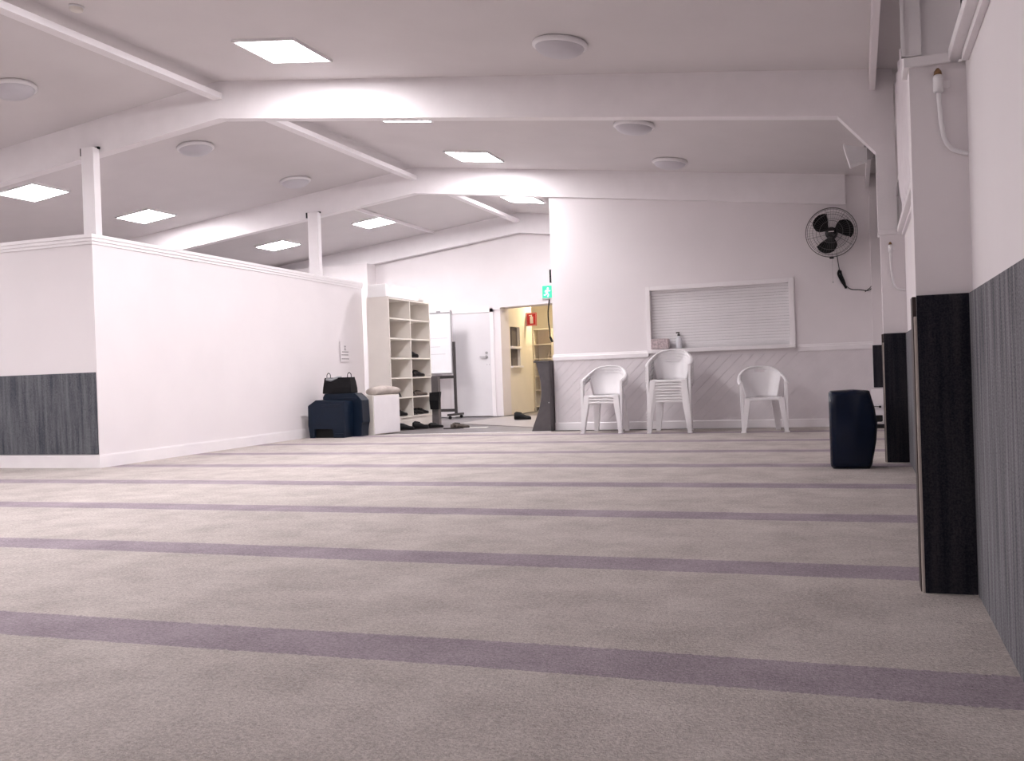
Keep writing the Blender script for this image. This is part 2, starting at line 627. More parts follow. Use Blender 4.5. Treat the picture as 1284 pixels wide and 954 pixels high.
# ------------------------------------------------------------------ far wall with shutter, dado boards
XL = -3.905
wall_back = None
bm = B()
SX0, SX1, SZ0, SZ1 = -2.565, -0.785, 1.045, 1.825       # shutter opening
bt2 = RZ - 0.30
box(bm, XL, SX0, YB, YB + 0.16, 0, 2.9)
box(bm, SX1, 0.56, YB, YB + 0.16, 0, 2.72)
box(bm, SX0, SX1, YB, YB + 0.16, 0, SZ0)
box(bm, SX0, SX1, YB, YB + 0.16, SZ1, 2.72)
prism(bm, [(XL, 2.9), (XL, ceil_z(XL) - 0.002), (0.5, ceil_z(0.5) - 0.002), (0.5, 2.72), (SX0, 2.72), (SX0, 2.9)], 'y', YB, YB + 0.16)
wall_back = struct('wall_back', bm, 'wall', 'white end wall with diagonal boarded dado and roller shutter', 'wall')
# diagonal dado boards, clipped to the rectangle
DX0, DX1, DZ0, DZ1 = XL + 0.03, 0.17, 0.10, 0.945
s2 = math.sqrt(0.5)


def clip(poly, inside, cut):
    out = []
    for i in range(len(poly)):
        a, b = poly[i], poly[(i + 1) % len(poly)]
        ia, ib = inside(a), inside(b)
        if ia:
            out.append(a)
        if ia != ib:
            out.append(cut(a, b))
    return out


def clip_rect(poly, x0, x1, z0, z1):
    for k, v, sgn in ((0, x0, 1), (0, x1, -1), (1, z0, 1), (1, z1, -1)):
        def ins(p):
            return sgn * (p[k] - v) >= -1e-9

        def cut(a, b):
            t = (v - a[k]) / (b[k] - a[k])
            return (a[0] + t * (b[0] - a[0]), a[1] + t * (b[1] - a[1]))
        poly = clip(poly, ins, cut) if poly else poly
    return poly


pw = 0.098
d = (DX0 - DZ1) * s2
k = 0
while d < (DX1 - DZ0) * s2:
    # strip of points with d < (x - z)/sqrt2 < d+pw : boards rising to the right
    a, b_ = d + 0.0014, d + pw - 0.0014
    L_ = 6.0
    poly = []
    for off, t in ((a, -L_), (b_, -L_), (b_, L_), (a, L_)):
        poly.append((off * s2 + t * s2 + 0.0, -off * s2 + t * s2 + 0.0))
    poly = clip_rect(poly, DX0, DX1, DZ0, DZ1)
    if poly and len(poly) >= 3:
        bm = B()
        prism(bm, poly, 'y', YB - 0.012 - 0.0003 * (k % 2), YB)
        obj('board', bm, 'board', wall_back)
    d += pw
    k += 1
# dado rail in two lengths, skirting, corner trim
bm = B()
for x0, x1 in ((XL - 0.01, SX0 - 0.03), (SX1 + 0.08, 0.175)):
    prism(bm, [(YB, 0.945), (YB - 0.022, 0.945), (YB - 0.026, 0.953), (YB - 0.026, 1.00), (YB - 0.016, 1.012), (YB - 0.012, 1.03), (YB, 1.034)], 'x', x0, x1)
struct('trim_10', bm, 'trim', 'white dado rail along the end wall', 'dado rail')
bm = B()
prism(bm, [(YB, 0), (YB - 0.022, 0), (YB - 0.022, 0.095), (YB - 0.014, 0.105), (YB, 0.105)], 'x', XL - 0.01, 0.14)
struct('baseboard_back', bm, 'trim', 'white skirting board under the diagonal boards', 'skirting')
bm = B()
box(bm, XL - 0.006, XL + 0.03, YB - 0.014, YB + 0.01, 0.1, 0.945)
struct('trim_11', bm, 'trim', 'white edge trim at the lobby end of the boarded wall', 'edge trim')

sh = thing('roller_shutter', 'white horizontal slat roller shutter in the end wall', 'shutter', (0, 0, 0), 0, None)
bm = B()
for (x0, x1, z0, z1) in ((SX0 - 0.045, SX0 + 0.012, SZ0 - 0.05, SZ1 + 0.05), (SX1 - 0.012, SX1 + 0.055, SZ0 - 0.02, SZ1 + 0.05), (SX0 + 0.012, SX1 - 0.012, SZ1 - 0.008, SZ1 + 0.05)):
    box(bm, x0, x1, YB - 0.028, YB + 0.06, z0, z1, 0.005)
obj('frame', bm, 'trim', sh)
bm = B()
box(bm, SX0 - 0.02, SX1 + 0.055, YB - 0.075, YB + 0.11, SZ0 - 0.05, SZ0 + 0.0, 0.005)
obj('counter_sill', bm, 'trim', sh)
n = 19
hgt = (SZ1 - SZ0 - 0.055) / n
slat_mesh = None
for i in range(n):
    z = SZ0 + 0.055 + i * hgt
    if slat_mesh is None:
        bm = B()
        prism(bm, [(0.0, 0.001), (-0.0012, 0.003), (-0.0022, hgt * 0.5), (-0.0012, hgt - 0.003), (0.0, hgt - 0.001), (0.006, hgt * 0.5)], 'x', SX0 + 0.012, SX1 - 0.012)
        o = obj('slat', bm, 'plastic_white', sh, False, (0, YB + 0.052, z))
        slat_mesh = o.data
    else:
        o = bpy.data.objects.new('slat', slat_mesh)
        COL.objects.link(o)
        o.parent = sh
        o.location = (0, YB + 0.052, z)
bm = B()
box(bm, SX0 + 0.012, SX1 - 0.012, YB + 0.04, YB + 0.07, SZ0, SZ0 + 0.055, 0.004)
obj('bottom_rail', bm, 'plastic_white', sh)
bm = B()
box(bm, SX0 + 0.01, SX1 - 0.01, YB + 0.12, YB + 0.15, SZ0, SZ1)
obj('backing', bm, 'grey_stand', sh)

# ------------------------------------------------------------------ remaining shell
bm = B()
box(bm, -14.7, -14.5, -6.1, 23, 0, 3.2)
struct('wall_left', bm, 'wall', 'white outer wall behind the low partition', 'wall')
bm = B()
box(bm, -14.6, 0.7, -6.2, -6.0, 0, 4)
struct('wall_front', bm, 'wall', 'plain white end wall opposite the shutter wall', 'wall')

# low partition: one face towards the hall end, one along the side
PZ = 2.285
pc = (-7.057, 7.432)
pe = (-7.34, 13.36)
th = 0.12
dx, dy = pe[0] - pc[0], pe[1] - pc[1]
ln = math.hypot(dx, dy)
nx, ny = -dy / ln, dx / ln          # towards the left (behind)
nx, ny = (nx, ny) if nx < 0 else (-nx, -ny)
plan = [(-14.5, pc[1]), pc, pe, (pe[0] + nx * th, pe[1]), (pc[0] + nx * th, pc[1] + th), (-14.5, pc[1] + th)]
bm = B()
prism(bm, plan, 'z', 0, PZ)
wall_partition = struct('wall_partition', bm, 'wall', 'white half height partition with grey carpet tiles on its short face', 'wall')
tiles(wall_partition, 'tile_grey', 'y', pc[1] - 0.012, pc[1], [-7.065 - 0.5 * k for k in range(9)][::-1], [0.135, 0.445, 0.945])


def run(bm, off_out, z0, z1):
    """moulding that follows the partition faces"""
    a = [(-14.5, pc[1] - off_out), (pc[0] + off_out * 0.9, pc[1] - off_out), (pe[0] + off_out, pe[1])]
    b = [(-14.5, pc[1] + 0.0), (pc[0], pc[1]), (pe[0], pe[1])]
    prism(bm, a + b[::-1], 'z', z0, z1)


bm = B()
run(bm, 0.012, PZ - 0.075, PZ - 0.045)
run(bm, 0.024, PZ - 0.045, PZ - 0.012)
run(bm, 0.034, PZ - 0.012, PZ + 0.022)
a = [(-14.5, pc[1] + th), (pc[0] + nx * th, pc[1] + th), (pe[0] + nx * th, pe[1])]
prism(bm, [(-14.5, pc[1]), pc, pe] + a[::-1], 'z', PZ, PZ + 0.022)
struct('trim_12', bm, 'trim', 'white moulded capping along the top of the partition', 'capping')
bm = B()
run(bm, 0.016, 0, 0.115)
run(bm, 0.010, 0.115, 0.128)
struct('baseboard_partition', bm, 'trim', 'white skirting board along the partition', 'skirting')

# posts from behind the partition to the beams
for (x0, x1, y, z, lab) in ((-7.565, -7.405, 7.90, 3.30, 'white steel post rising behind the partition corner to the gable beam'),
                            (-7.63, -7.46, 12.36, 3.29, 'white steel post beside the far end of the partition')):
    t = thing('steel_post', lab, 'post', (0, 0, 0), 0, None, 'structure')
    bm = B()
    box(bm, x0, x1, y - 0.04, y + 0.05, 0, z, 0.004)
    obj('shaft', bm, 'trim', t)
    bm = B()
    box(bm, x0 - 0.055, x0 - 0.005, y + 0.005, y + 0.05, z - 0.07, z + 0.01)
    box(bm, x0 - 0.02, x1 + 0.012, y + 0.02, y + 0.05, z - 0.012, z + 0.012)
    obj('bracket', bm, 'black', t)

# lobby: stub wall behind shoe shelf, end wall with door and corridor opening
bm = B()
box(bm, -14.5, -8.98, 16.60, YL, 0, ceil_z(-8.98) - 0.366)
struct('wall_lobby_pier', bm, 'lobby_wall', 'white projecting wall pier at the far corner of the lobby', 'wall')
OX0, OX1, OZ = -6.36, -4.3, 2.06
bm = B()
box(bm, -14.5, OX0, YL, YL + 0.45, 0, ceil_z(-14.5))
prism(bm, [(-14.5, ceil_z(-14.5)), (OX0, ceil_z(-14.5)), (OX0, OZ), (OX1, OZ + 0.05), (0.5, OZ + 0.05), (0.5, ceil_z(0.5)), (RX, RZ), (-14.5, ceil_z(-14.5) + 0.002)], 'y', YL, YL + 0.45)
box(bm, OX1, 0.5, YL, YL + 0.45, 0, OZ + 0.05)
struct('wall_lobby', bm, 'lobby_wall', 'white lobby end wall with grey door and corridor opening', 'wall')
bm = B()
box(bm, XL, XL + 0.14, YB + 0.16, YL, 0, 3.3)
struct('wall_lobby_side', bm, 'lobby_wall', 'white lobby side wall behind the shutter wall', 'wall')
bm = B()
box(bm, -10, OX0, YL - 0.02, YL, 2.025, 2.045)
struct('trim_13', bm, 'trim', 'thin white ledge line above the lobby door', 'ledge')

door = thing('door_1', 'pale grey lobby door with lever handle in white frame', 'door', (-7.35, YL, 0), 0, None, 'structure')
bm = B()
for x0, x1, z0, z1 in ((-0.06, 0.0, 0, 2.05), (0.78, 0.85, 0, 2.05), (-0.06, 0.85, 1.985, 2.05)):
    box(bm, x0, x1, -0.03, 0, z0, z1)
obj('door_frame', bm, 'trim', door)
bm = B()
box(bm, 0.004, 0.776, -0.018, -0.001, 0.012, 1.98)
leaf = obj('door_leaf', bm, 'door', door)
bm = B()
lathe(bm, [(0, -0.02), (0.026, -0.02), (0.026, 0.0), (0, 0.0)], 16, (0.69, -0.018, 1.14), 'y')
lathe(bm, [(0, -0.015), (0.024, -0.015), (0.024, 0.0), (0, 0.0)], 16, (0.69, -0.018, 1.215), 'y')
box(bm, 0.56, 0.70, -0.06, -0.042, 1.132, 1.15, 0.004)
box(bm, 0.682, 0.698, -0.05, -0.018, 1.132, 1.15)
obj('handle', bm, 'steel', leaf)
bm = B()
box(bm, 0.685, 0.70, -0.022, -0.018, 0.98, 0.995)
box(bm, 0.735, 0.75, -0.022, -0.018, 0.98, 0.995)
obj('lock', bm, 'steel', leaf)
bm = B()
box(bm, -0.30, -0.02, -0.09, -0.03, 2.0, 2.065, 0.006)
cl = tag(obj('emergency_light', bm, 'plastic_white', None, False, (-7.35, YL, 0.0)), 'small white box fitting above the lobby whiteboard', 'wall fitting')
bm = B()
box(bm, -0.30, -0.21, -0.094, -0.088, 2.005, 2.06)
obj('lens', bm, 'steel', cl)

# corridor beyond the opening
bm = B()
box(bm, OX0 - 0.2, OX0, YL + 0.45, 17.46, 0, 2.5)
box(bm, OX0 - 0.2, OX0, 18.02, 18.78, 0, 2.5)
box(bm, OX0 - 0.2, OX0, 17.46, 18.02, 0, 0.95)
box(bm, OX0 - 0.2, OX0, 17.46, 18.02, 1.72, 2.5)
box(bm, -7.4, OX0 - 0.2, 18.6, 18.78, 0, 2.5)
struct('wall_corridor', bm, 'corridor_wall', 'cream corridor wall with small recessed window', 'wall')
bm = B()
box(bm, -7.4, -3.0, 20.4, 20.5, 0, 2.5)
box(bm, -4.0, -3.9, 17.4, 20.4, 0, 2.5)
box(bm, -7.5, -7.4, 18.6, 20.5, 0, 2.5)
struct('wall_corridor_end', bm, 'corridor_wall', 'cream wall closing the end of the corridor', 'wall')
bm = B()
box(bm, -7.5, -3.0, 17.4, 20.5, 2.5, 2.6)
struct('ceiling_corridor', bm, 'corridor_wall', 'low cream ceiling of the corridor', 'ceiling')
win = thing('window_4', 'small recessed corridor window with dark panes and white ledge', 'window', (OX0, 17.46, 0.95), 0, None, 'structure')
bm = B()
box(bm, -0.04, 0.05, -0.02, 0.60, -0.035, 0.0, 0.003)
box(bm, -0.15, 0.03, -0.0, 0.56, 0.34, 0.385, 0.003)
obj('ledge', bm, 'trim', win)
for z0, z1 in ((0.0, 0.34), (0.385, 0.77)):
    bm = B()
    box(bm, -0.16, -0.15, 0, 0.56, z0, z1)
    obj('pane', bm, 'glass_dark', win)
bm = B()
box(bm, -0.1, -0.06, 0.24, 0.56, 0.0, 0.34)
box(bm, -0.1, -0.06, 0.24, 0.56, 0.385, 0.77)
obj('panel', bm, 'grey_stand', win)

cs = thing('corridor_shelf', 'cream open shelf unit at the corridor end below the red sign', 'shelf', (-6.42, 19.0, 0))
bm = B()
for x in (0.0, 0.40):
    box(bm, x, x + 0.025, 0, 0.3, 0, 1.72)
obj('side_panel', bm, 'corridor_shelf', cs)
bm = B()
box(bm, 0.0, 0.425, 0.29, 0.30, 0, 1.72)
obj('back_panel', bm, 'corridor_shelf', cs)
for z in (0.08, 0.42, 0.72, 1.08, 1.38, 1.70):
    bm = B()
    box(bm, 0.025, 0.40, 0.0, 0.29, z, z + 0.022)
    obj('shelf_board', bm, 'corridor_shelf', cs)
bm = B()
lathe(bm, [(0, 0), (0.05, 0), (0.055, 0.06), (0.03, 0.12), (0.028, 0.15), (0, 0.15)], 14, (-6.10, 19.12, 1.1015))
tag(obj('jar', bm, 'fabric_beige', None, True), 'small beige jar on the corridor shelf', 'jar')

sg = thing('fire_sign', 'red fire equipment sign with white extinguisher mark jutting from corridor wall', 'sign', (-6.36, 18.45, 1.76))
bm = B()
box(bm, 0.0, 0.225, -0.008, 0.008, 0, 0.27, 0.003)
obj('panel', bm, 'red', sg)
bm = B()
box(bm, 0.085, 0.15, -0.011, -0.008, 0.05, 0.19)
box(bm, 0.105, 0.13, -0.011, -0.008, 0.19, 0.225)
box(bm, 0.065, 0.105, -0.011, -0.008, 0.205, 0.222)
obj('extinguisher_mark', bm, 'sign_white', sg)
bm = B()
for z in (0.012, 0.252):
    box(bm, 0.012, 0.213, -0.0105, -0.008, z, z + 0.006)
for x in (0.012, 0.207):
    box(bm, x, x + 0.006, -0.0105, -0.008, 0.012, 0.258)
obj('border_line', bm, 'sign_white', sg)

ex = thing('exit_sign', 'green lit exit sign with running figure above the corridor opening', 'sign', (-5.50, YL - 0.05, 2.17))
bm = B()
box(bm, 0, 0.36, 0.0, 0.05, 0, 0.25, 0.006)
obj('casing', bm, 'plastic_white', ex)
bm = B()
box(bm, 0.012, 0.348, -0.004, 0.0, 0.012, 0.238)
obj('panel', bm, 'green_lit', ex)
bm = B()
lathe(bm, [(0, -0.002), (0.018, -0.002), (0.018, 0), (0, 0)], 12, (0.12, -0.004, 0.19), 'y')


def flat(bm, pts, wd, y0, y1):
    for (xa, za), (xb, zb) in zip(pts, pts[1:]):
        d_ = Vector((xb - xa, zb - za)).normalized() * wd / 2
        prism(bm, [(xa - d_.y, za + d_.x), (xb - d_.y, zb + d_.x), (xb + d_.y, zb - d_.x), (xa + d_.y, za - d_.x)], 'y', y0, y1)


flat(bm, [(0.115, 0.165), (0.10, 0.105)], 0.03, -0.006, -0.004)
flat(bm, [(0.10, 0.105), (0.13, 0.075), (0.115, 0.03)], 0.018, -0.006, -0.004)
flat(bm, [(0.10, 0.105), (0.075, 0.07), (0.04, 0.07)], 0.018, -0.006, -0.004)
flat(bm, [(0.115, 0.16), (0.15, 0.135), (0.165, 0.15)], 0.013, -0.006, -0.004)
flat(bm, [(0.11, 0.155), (0.075, 0.15), (0.065, 0.12)], 0.013, -0.006, -0.004)
flat(bm, [(0.22, 0.03), (0.22, 0.21), (0.32, 0.21), (0.32, 0.03)], 0.012, -0.006, -0.004)
obj('running_figure', bm, 'green_figure', ex)

bm = B()
tube(bm, catmull([(-5.36, YL - 0.04, 2.15), (-5.37, YL - 0.06, 2.05), (-5.385, YL - 0.07, 1.9), (-5.38, YL - 0.07, 1.7), (-5.36, YL - 0.07, 1.55), (-5.36, YL - 0.06, 1.45), (-5.32, YL - 0.06, 1.36)], 6),
     [0.013] * 30 + [0.022] * 7, 8)
tag(obj('hanging_strap', bm, 'black', None, True), 'black strap hanging below the green exit sign', 'strap')
bm = B()
box(bm, XL - 0.035, XL, YB + 0.02, YB + 0.10, 2.02, 2.20, 0.004)
tag(obj('wall_latch', bm, 'black'), 'small black bracket on the edge of the shutter wall', 'bracket')

bm = B()
lathe(bm, [(0, 0), (0.16, 0), (0.16, -0.03), (0.13, -0.06), (0, -0.07)], 20, (-5.75, 18.75, 2.50))
tag(obj('corridor_lamp', bm, 'lamp_warm', None, True), 'warm round ceiling lamp inside the corridor', 'lamp')

# ------------------------------------------------------------------ ceiling lights


def led(x, y, label):
    sgn = 1 if x > RX else -1
    t = thing('led_panel', label, 'ceiling light', (x, y, ceil_z(x)), 0)
    t.rotation_euler = (0, sgn * math.atan(SL), 0)
    bm = B()
    for a in ((-0.305, 0.305, -0.305, -0.285), (-0.305, 0.305, 0.285, 0.305), (-0.305, -0.285, -0.285, 0.285), (0.285, 0.305, -0.285, 0.285)):
        box(bm, *a, -0.022, 0.0)
    obj('frame', bm, 'plastic_white', t)
    bm = B()
    box(bm, -0.285, 0.285, -0.285, 0.285, -0.018, -0.004)
    obj('diffuser', bm, 'led', t)


for x, y, lab in ((-4.55, 7.05, 'square lit panel just before the first gable beam'), (-4.60, 9.28, 'square lit panel half hidden behind the first gable beam'),
                  (-4.60, 11.50, 'square lit panel right above the shutter wall beam'), (-5.18, 15.05, 'square lit panel in the lobby half hidden by the beam'),
                  (-7.92, 14.99, 'square lit panel above the shoe shelf in the lobby'), (-9.93, 15.0, 'square lit panel in the lobby behind the second post'),
                  (-9.83, 11.44, 'square lit panel behind the partition between the two posts'), (-9.81, 9.37, 'square lit panel behind the partition corner post'),
                  (-9.83, 5.35, 'square lit panel in front of the partition tiles'), (-4.57, 5.2, 'square lit panel near the smoke detector'),
                  (-9.83, 2.6, 'square lit panel over the open prayer floor'),
                  (-4.57, 2.6, 'square lit panel level with the thick conduit pillar'), (-4.57, 0.3, 'square lit panel over the carpet between conduit pillar and plain end wall'),
                  (-9.83, -0.5, 'square lit panel by the outer wall near the plain end wall'), (-4.57, -2.6, 'square lit panel closest to the plain end wall')):
    led(x, y, lab)


def dome(x, y, label):
    sgn = 1 if x > RX else -1
    t = thing('dome_light', label, 'ceiling light', (x, y, ceil_z(x) - 0.001), 0, 'unlit round ceiling domes')
    t.rotation_euler = (0, sgn * math.atan(SL), 0)
    bm = B()
    lathe(bm, [(0, 0), (0.205, 0), (0.215, -0.012), (0.215, -0.032), (0.195, -0.04), (0.185, -0.04)], 36)
    obj('base_ring', bm, 'plastic_white', t, True)
    bm = B()
    lathe(bm, [(0.192, -0.038), (0.18, -0.062), (0.14, -0.088), (0.08, -0.104), (0, -0.11)], 36)
    obj('shade', bm, 'dome', t, True)


for x, y, lab in ((-2.09, 7.09, 'unlit round dome before the first gable beam on the window side'), (-2.11, 9.76, 'unlit round dome peeping below the first gable beam'),
                  (-2.09, 11.66, 'unlit round dome in front of the shutter wall beam'), (-7.32, 9.40, 'unlit round dome right behind the first beam beside the corner post'),
                  (-7.35, 11.58, 'unlit round dome above the partition before the second beam'), (-7.32, 6.79, 'unlit round dome near the corner post before the first beam')):
    dome(x, y, lab)
sd = thing('smoke_detector', 'small round white smoke detector beside the ridge batten', 'smoke detector', (-5.62, 5.85, ceil_z(-5.62)))
sd.rotation_euler = (0, math.atan(SL), 0)
bm = B()
lathe(bm, [(0, 0), (0.055, 0), (0.055, -0.015), (0, -0.015)], 24)
obj('base', bm, 'plastic_white', sd, True)
bm = B()
lathe(bm, [(0.05, -0.015), (0.05, -0.035), (0.035, -0.045), (0, -0.048)], 24)
obj('sensor_cap', bm, 'shelf', sd, True)
bm = B()
box(bm, -7.62, -7.58, 13.35, 16.75, ceil_z(-7.6) - 0.05, ceil_z(-7.6) - 0.003)
tag(obj('ceiling_conduit', bm, 'trim'), 'thin white conduit on the lobby ceiling beside a lit panel', 'conduit')

# small speaker on the eave batten
sp = thing('wall_speaker', 'small white tilted speaker under the eave by the beam haunch', 'speaker', (0.10, 8.6, 2.52))
bm = B()
hull(bm, [(-0.16, -0.07, 0.10), (0.02, -0.05, 0.06), (0.02, 0.08, 0.06), (-0.16, 0.10, 0.10)], [(-0.11, -0.07, -0.07), (0.02, -0.05, -0.04), (0.02, 0.08, -0.04), (-0.11, 0.10, -0.07)])
obj('cabinet', bm, 'plastic_white', sp)
bm = B()
hull(bm, [(-0.168, -0.075, 0.106), (-0.155, -0.075, 0.106), (-0.155, 0.105, 0.106), (-0.168, 0.105, 0.106)], [(-0.118, -0.075, -0.076), (-0.105, -0.075, -0.076), (-0.105, 0.105, -0.076), (-0.118, 0.105, -0.076)])
obj('grille', bm, 'trim', sp)
bm = B()
box(bm, 0.0, 0.07, -0.01, 0.03, -0.02, 0.37)
box(bm, 0.02, 0.05, -0.02, 0.02, -0.03, 0.02)
obj('bracket', bm, 'steel', sp)

# ------------------------------------------------------------------ wall fan
fan = thing('wall_fan', 'black bladed wall fan in a round wire guard', 'fan', (-0.262, YB - 0.20, 2.372))
FR = 0.298
bm = B()
for r, y in ((FR, 0.0), (FR, -0.025), (FR * 0.93, -0.055), (FR * 0.72, -0.075), (FR * 0.45, -0.085)):
    tube(bm, [(r * math.cos(a * math.pi / 24), y, r * math.sin(a * math.pi / 24)) for a in range(48)], 0.0042 if r == FR else 0.0026, 6, True)
obj('front_guard_ring', bm, 'wire', fan, True)
bm = B()
for k in range(48):
    a = k * 2 * math.pi / 48
    c_, s_ = math.cos(a), math.sin(a)
    tube(bm, [(r * c_, y, r * s_) for r, y in ((0.06, -0.088), (FR * 0.45, -0.086), (FR * 0.72, -0.076), (FR * 0.93, -0.055), (FR, -0.02))], 0.0009, 4)
obj('guard_wires', bm, 'wire', fan)
bm = B()
for k in range(8):
    a = k * 2 * math.pi / 8 + 0.2
    c_, s_ = math.cos(a), math.sin(a)
    tube(bm, [(r * c_, y, r * s_) for r, y in ((0.07, 0.075), (FR * 0.6, 0.065), (FR * 0.93, 0.04), (FR, 0.0))], 0.002, 5)
for r, y in ((FR * 0.6, 0.065), (FR * 0.86, 0.048)):
    tube(bm, [(r * math.cos(a * math.pi / 24), y, r * math.sin(a * math.pi / 24)) for a in range(48)], 0.002, 5, True)
obj('rear_guard', bm, 'wire', fan)
bm = B()
lathe(bm, [(0, -0.095), (0.052, -0.095), (0.058, -0.085), (0.058, -0.06), (0.05, -0.05), (0, -0.05)], 24, (0, 0, 0), 'y')
hub = obj('hub', bm, 'black_gloss', fan, True)
bm = B()
box(bm, -0.032, 0.032, -0.097, -0.095, -0.004, 0.006)
obj('badge', bm, 'sign_white', hub)
for k in range(3):
    base = math.radians(262 + 120 * k)
    bm = B()
    M = 10
    top, bot = [], []
    prof = []
    for i in range(M + 1):
        u = i / M
        r = 0.045 + (0.262 - 0.045) * u
        half = 0.36 + 0.32 * math.sin(min(1, u * 1.15) * math.pi * 0.75)
        sweep = -0.28 * u * u
        lead, trail = sweep + half * (1.05 - 0.15 * u), sweep - half * (1.0 - 0.25 * u)
        prof.append((r, lead, trail))
    ra = []
    for r, l, t in prof:
        row = []
        for q in range(6):
            f = q / 5
            a = base + l + (t - l) * f
            rr = r * (1 - 0.10 * (2 * f - 1) ** 2 * (r / 0.245))
            row.append(bm.verts.new((rr * math.cos(a), -0.045 + 0.05 * f, rr * math.sin(a))))
        ra.append(row)
    for A, C in zip(ra, ra[1:]):
        for q in range(5):
            bm.faces.new((A[q], A[q + 1], C[q + 1], C[q]))
    o = obj('blade', bm, 'blade', fan, True)
    m_ = o.modifiers.new('thick', 'SOLIDIFY')
    m_.thickness = 0.003
bm = B()
lathe(bm, [(0, 0.03), (0.06, 0.03), (0.075, 0.06), (0.07, 0.13), (0.03, 0.15), (0, 0.15)], 20, (0, 0, 0), 'y')
obj('motor', bm, 'black', fan, True)
bm = B()
box(bm, -0.035, 0.035, 0.185, 0.20, -0.16, 0.06, 0.003)
tube(bm, [(0, 0.13, 0), (0, 0.16, -0.03), (0, 0.19, -0.06)], 0.018, 10)
obj('wall_bracket', bm, 'black', fan)
bm = B()
box(bm, -0.03, 0.02, -0.02, 0.03, -FR - 0.018, -FR + 0.008, 0.004)
obj('guard_clip', bm, 'black', fan)
bm = B()
tube(bm, [(0.0, 0.10, -0.05), (-0.002, 0.11, -0.3), (0.0, 0.11, -0.58)], 0.0016, 5)
lathe(bm, [(0, 0), (0.009, 0.004), (0.009, 0.018), (0, 0.024)], 10, (0, 0.11, -0.604))
obj('pull_cord', bm, 'steel', fan)
bm = B()
px = lambda x, z: (x + 0.262 - 0.0, 0.17, z - 2.372)
pts = [px(-0.21, 2.12), px(-0.19, 1.965), px(-0.165, 1.85), px(-0.13, 1.75), px(-0.06, 1.685), px(0.04, 1.672), px(0.13, 1.655), px(0.19, 1.685), px(0.225, 1.71)]
tube(bm, catmull(pts, 6), 0.005, 7)
cz = catmull([px(0.10, 1.64), px(0.17, 1.70), px(0.205, 1.78), px(0.225, 1.90)], 6)
tube(bm, cz, 0.004, 7)
for k in range(4):
    off = 0.006 * (k - 1.5)
    tube(bm, catmull([px(-0.185 + off, 1.93), px(-0.20 + off, 1.88), px(-0.165 + off * 1.5, 1.80), px(-0.125 + off, 1.72), px(-0.115 + off, 1.70), px(-0.13 - off, 1.76), px(-0.165 - off, 1.86), px(-0.175 - off, 1.92)], 5), 0.005, 7)
obj('power_cord', bm, 'black', fan, True)

# ------------------------------------------------------------------ plastic garden chairs
RIM = [(0, 0.235, 0.777), (0.11, 0.228, 0.769), (0.19, 0.185, 0.735), (0.243, 0.09, 0.675), (0.262, -0.03, 0.628), (0.262, -0.14, 0.603), (0.252, -0.20, 0.578)]
half = catmull(RIM, 5)
rim = [Vector((-p.x, p.y, p.z)) for p in half[:0:-1]] + half      # left tip -> back -> right tip
NH = len(half)


def sweep_rim(bm, pts):
    prof = [(-0.018, -0.006), (-0.014, 0.004), (0.004, 0.010), (0.024, 0.002), (0.031, -0.022), (0.025, -0.022), (0.016, -0.006), (0.0, -0.002)]
    rings = []
    for i, p in enumerate(pts):
        t = (pts[min(i + 1, len(pts) - 1)] - pts[max(i - 1, 0)]).normalized()
        out = t.cross(Vector((0, 0, 1))).normalized()
        if out.dot(Vector((p.x, p.y, 0))) < 0:
            out = -out
        rings.append([(p + out * a + Vector((0, 0, 1)) * b) for a, b in prof])
    loft(bm, rings)


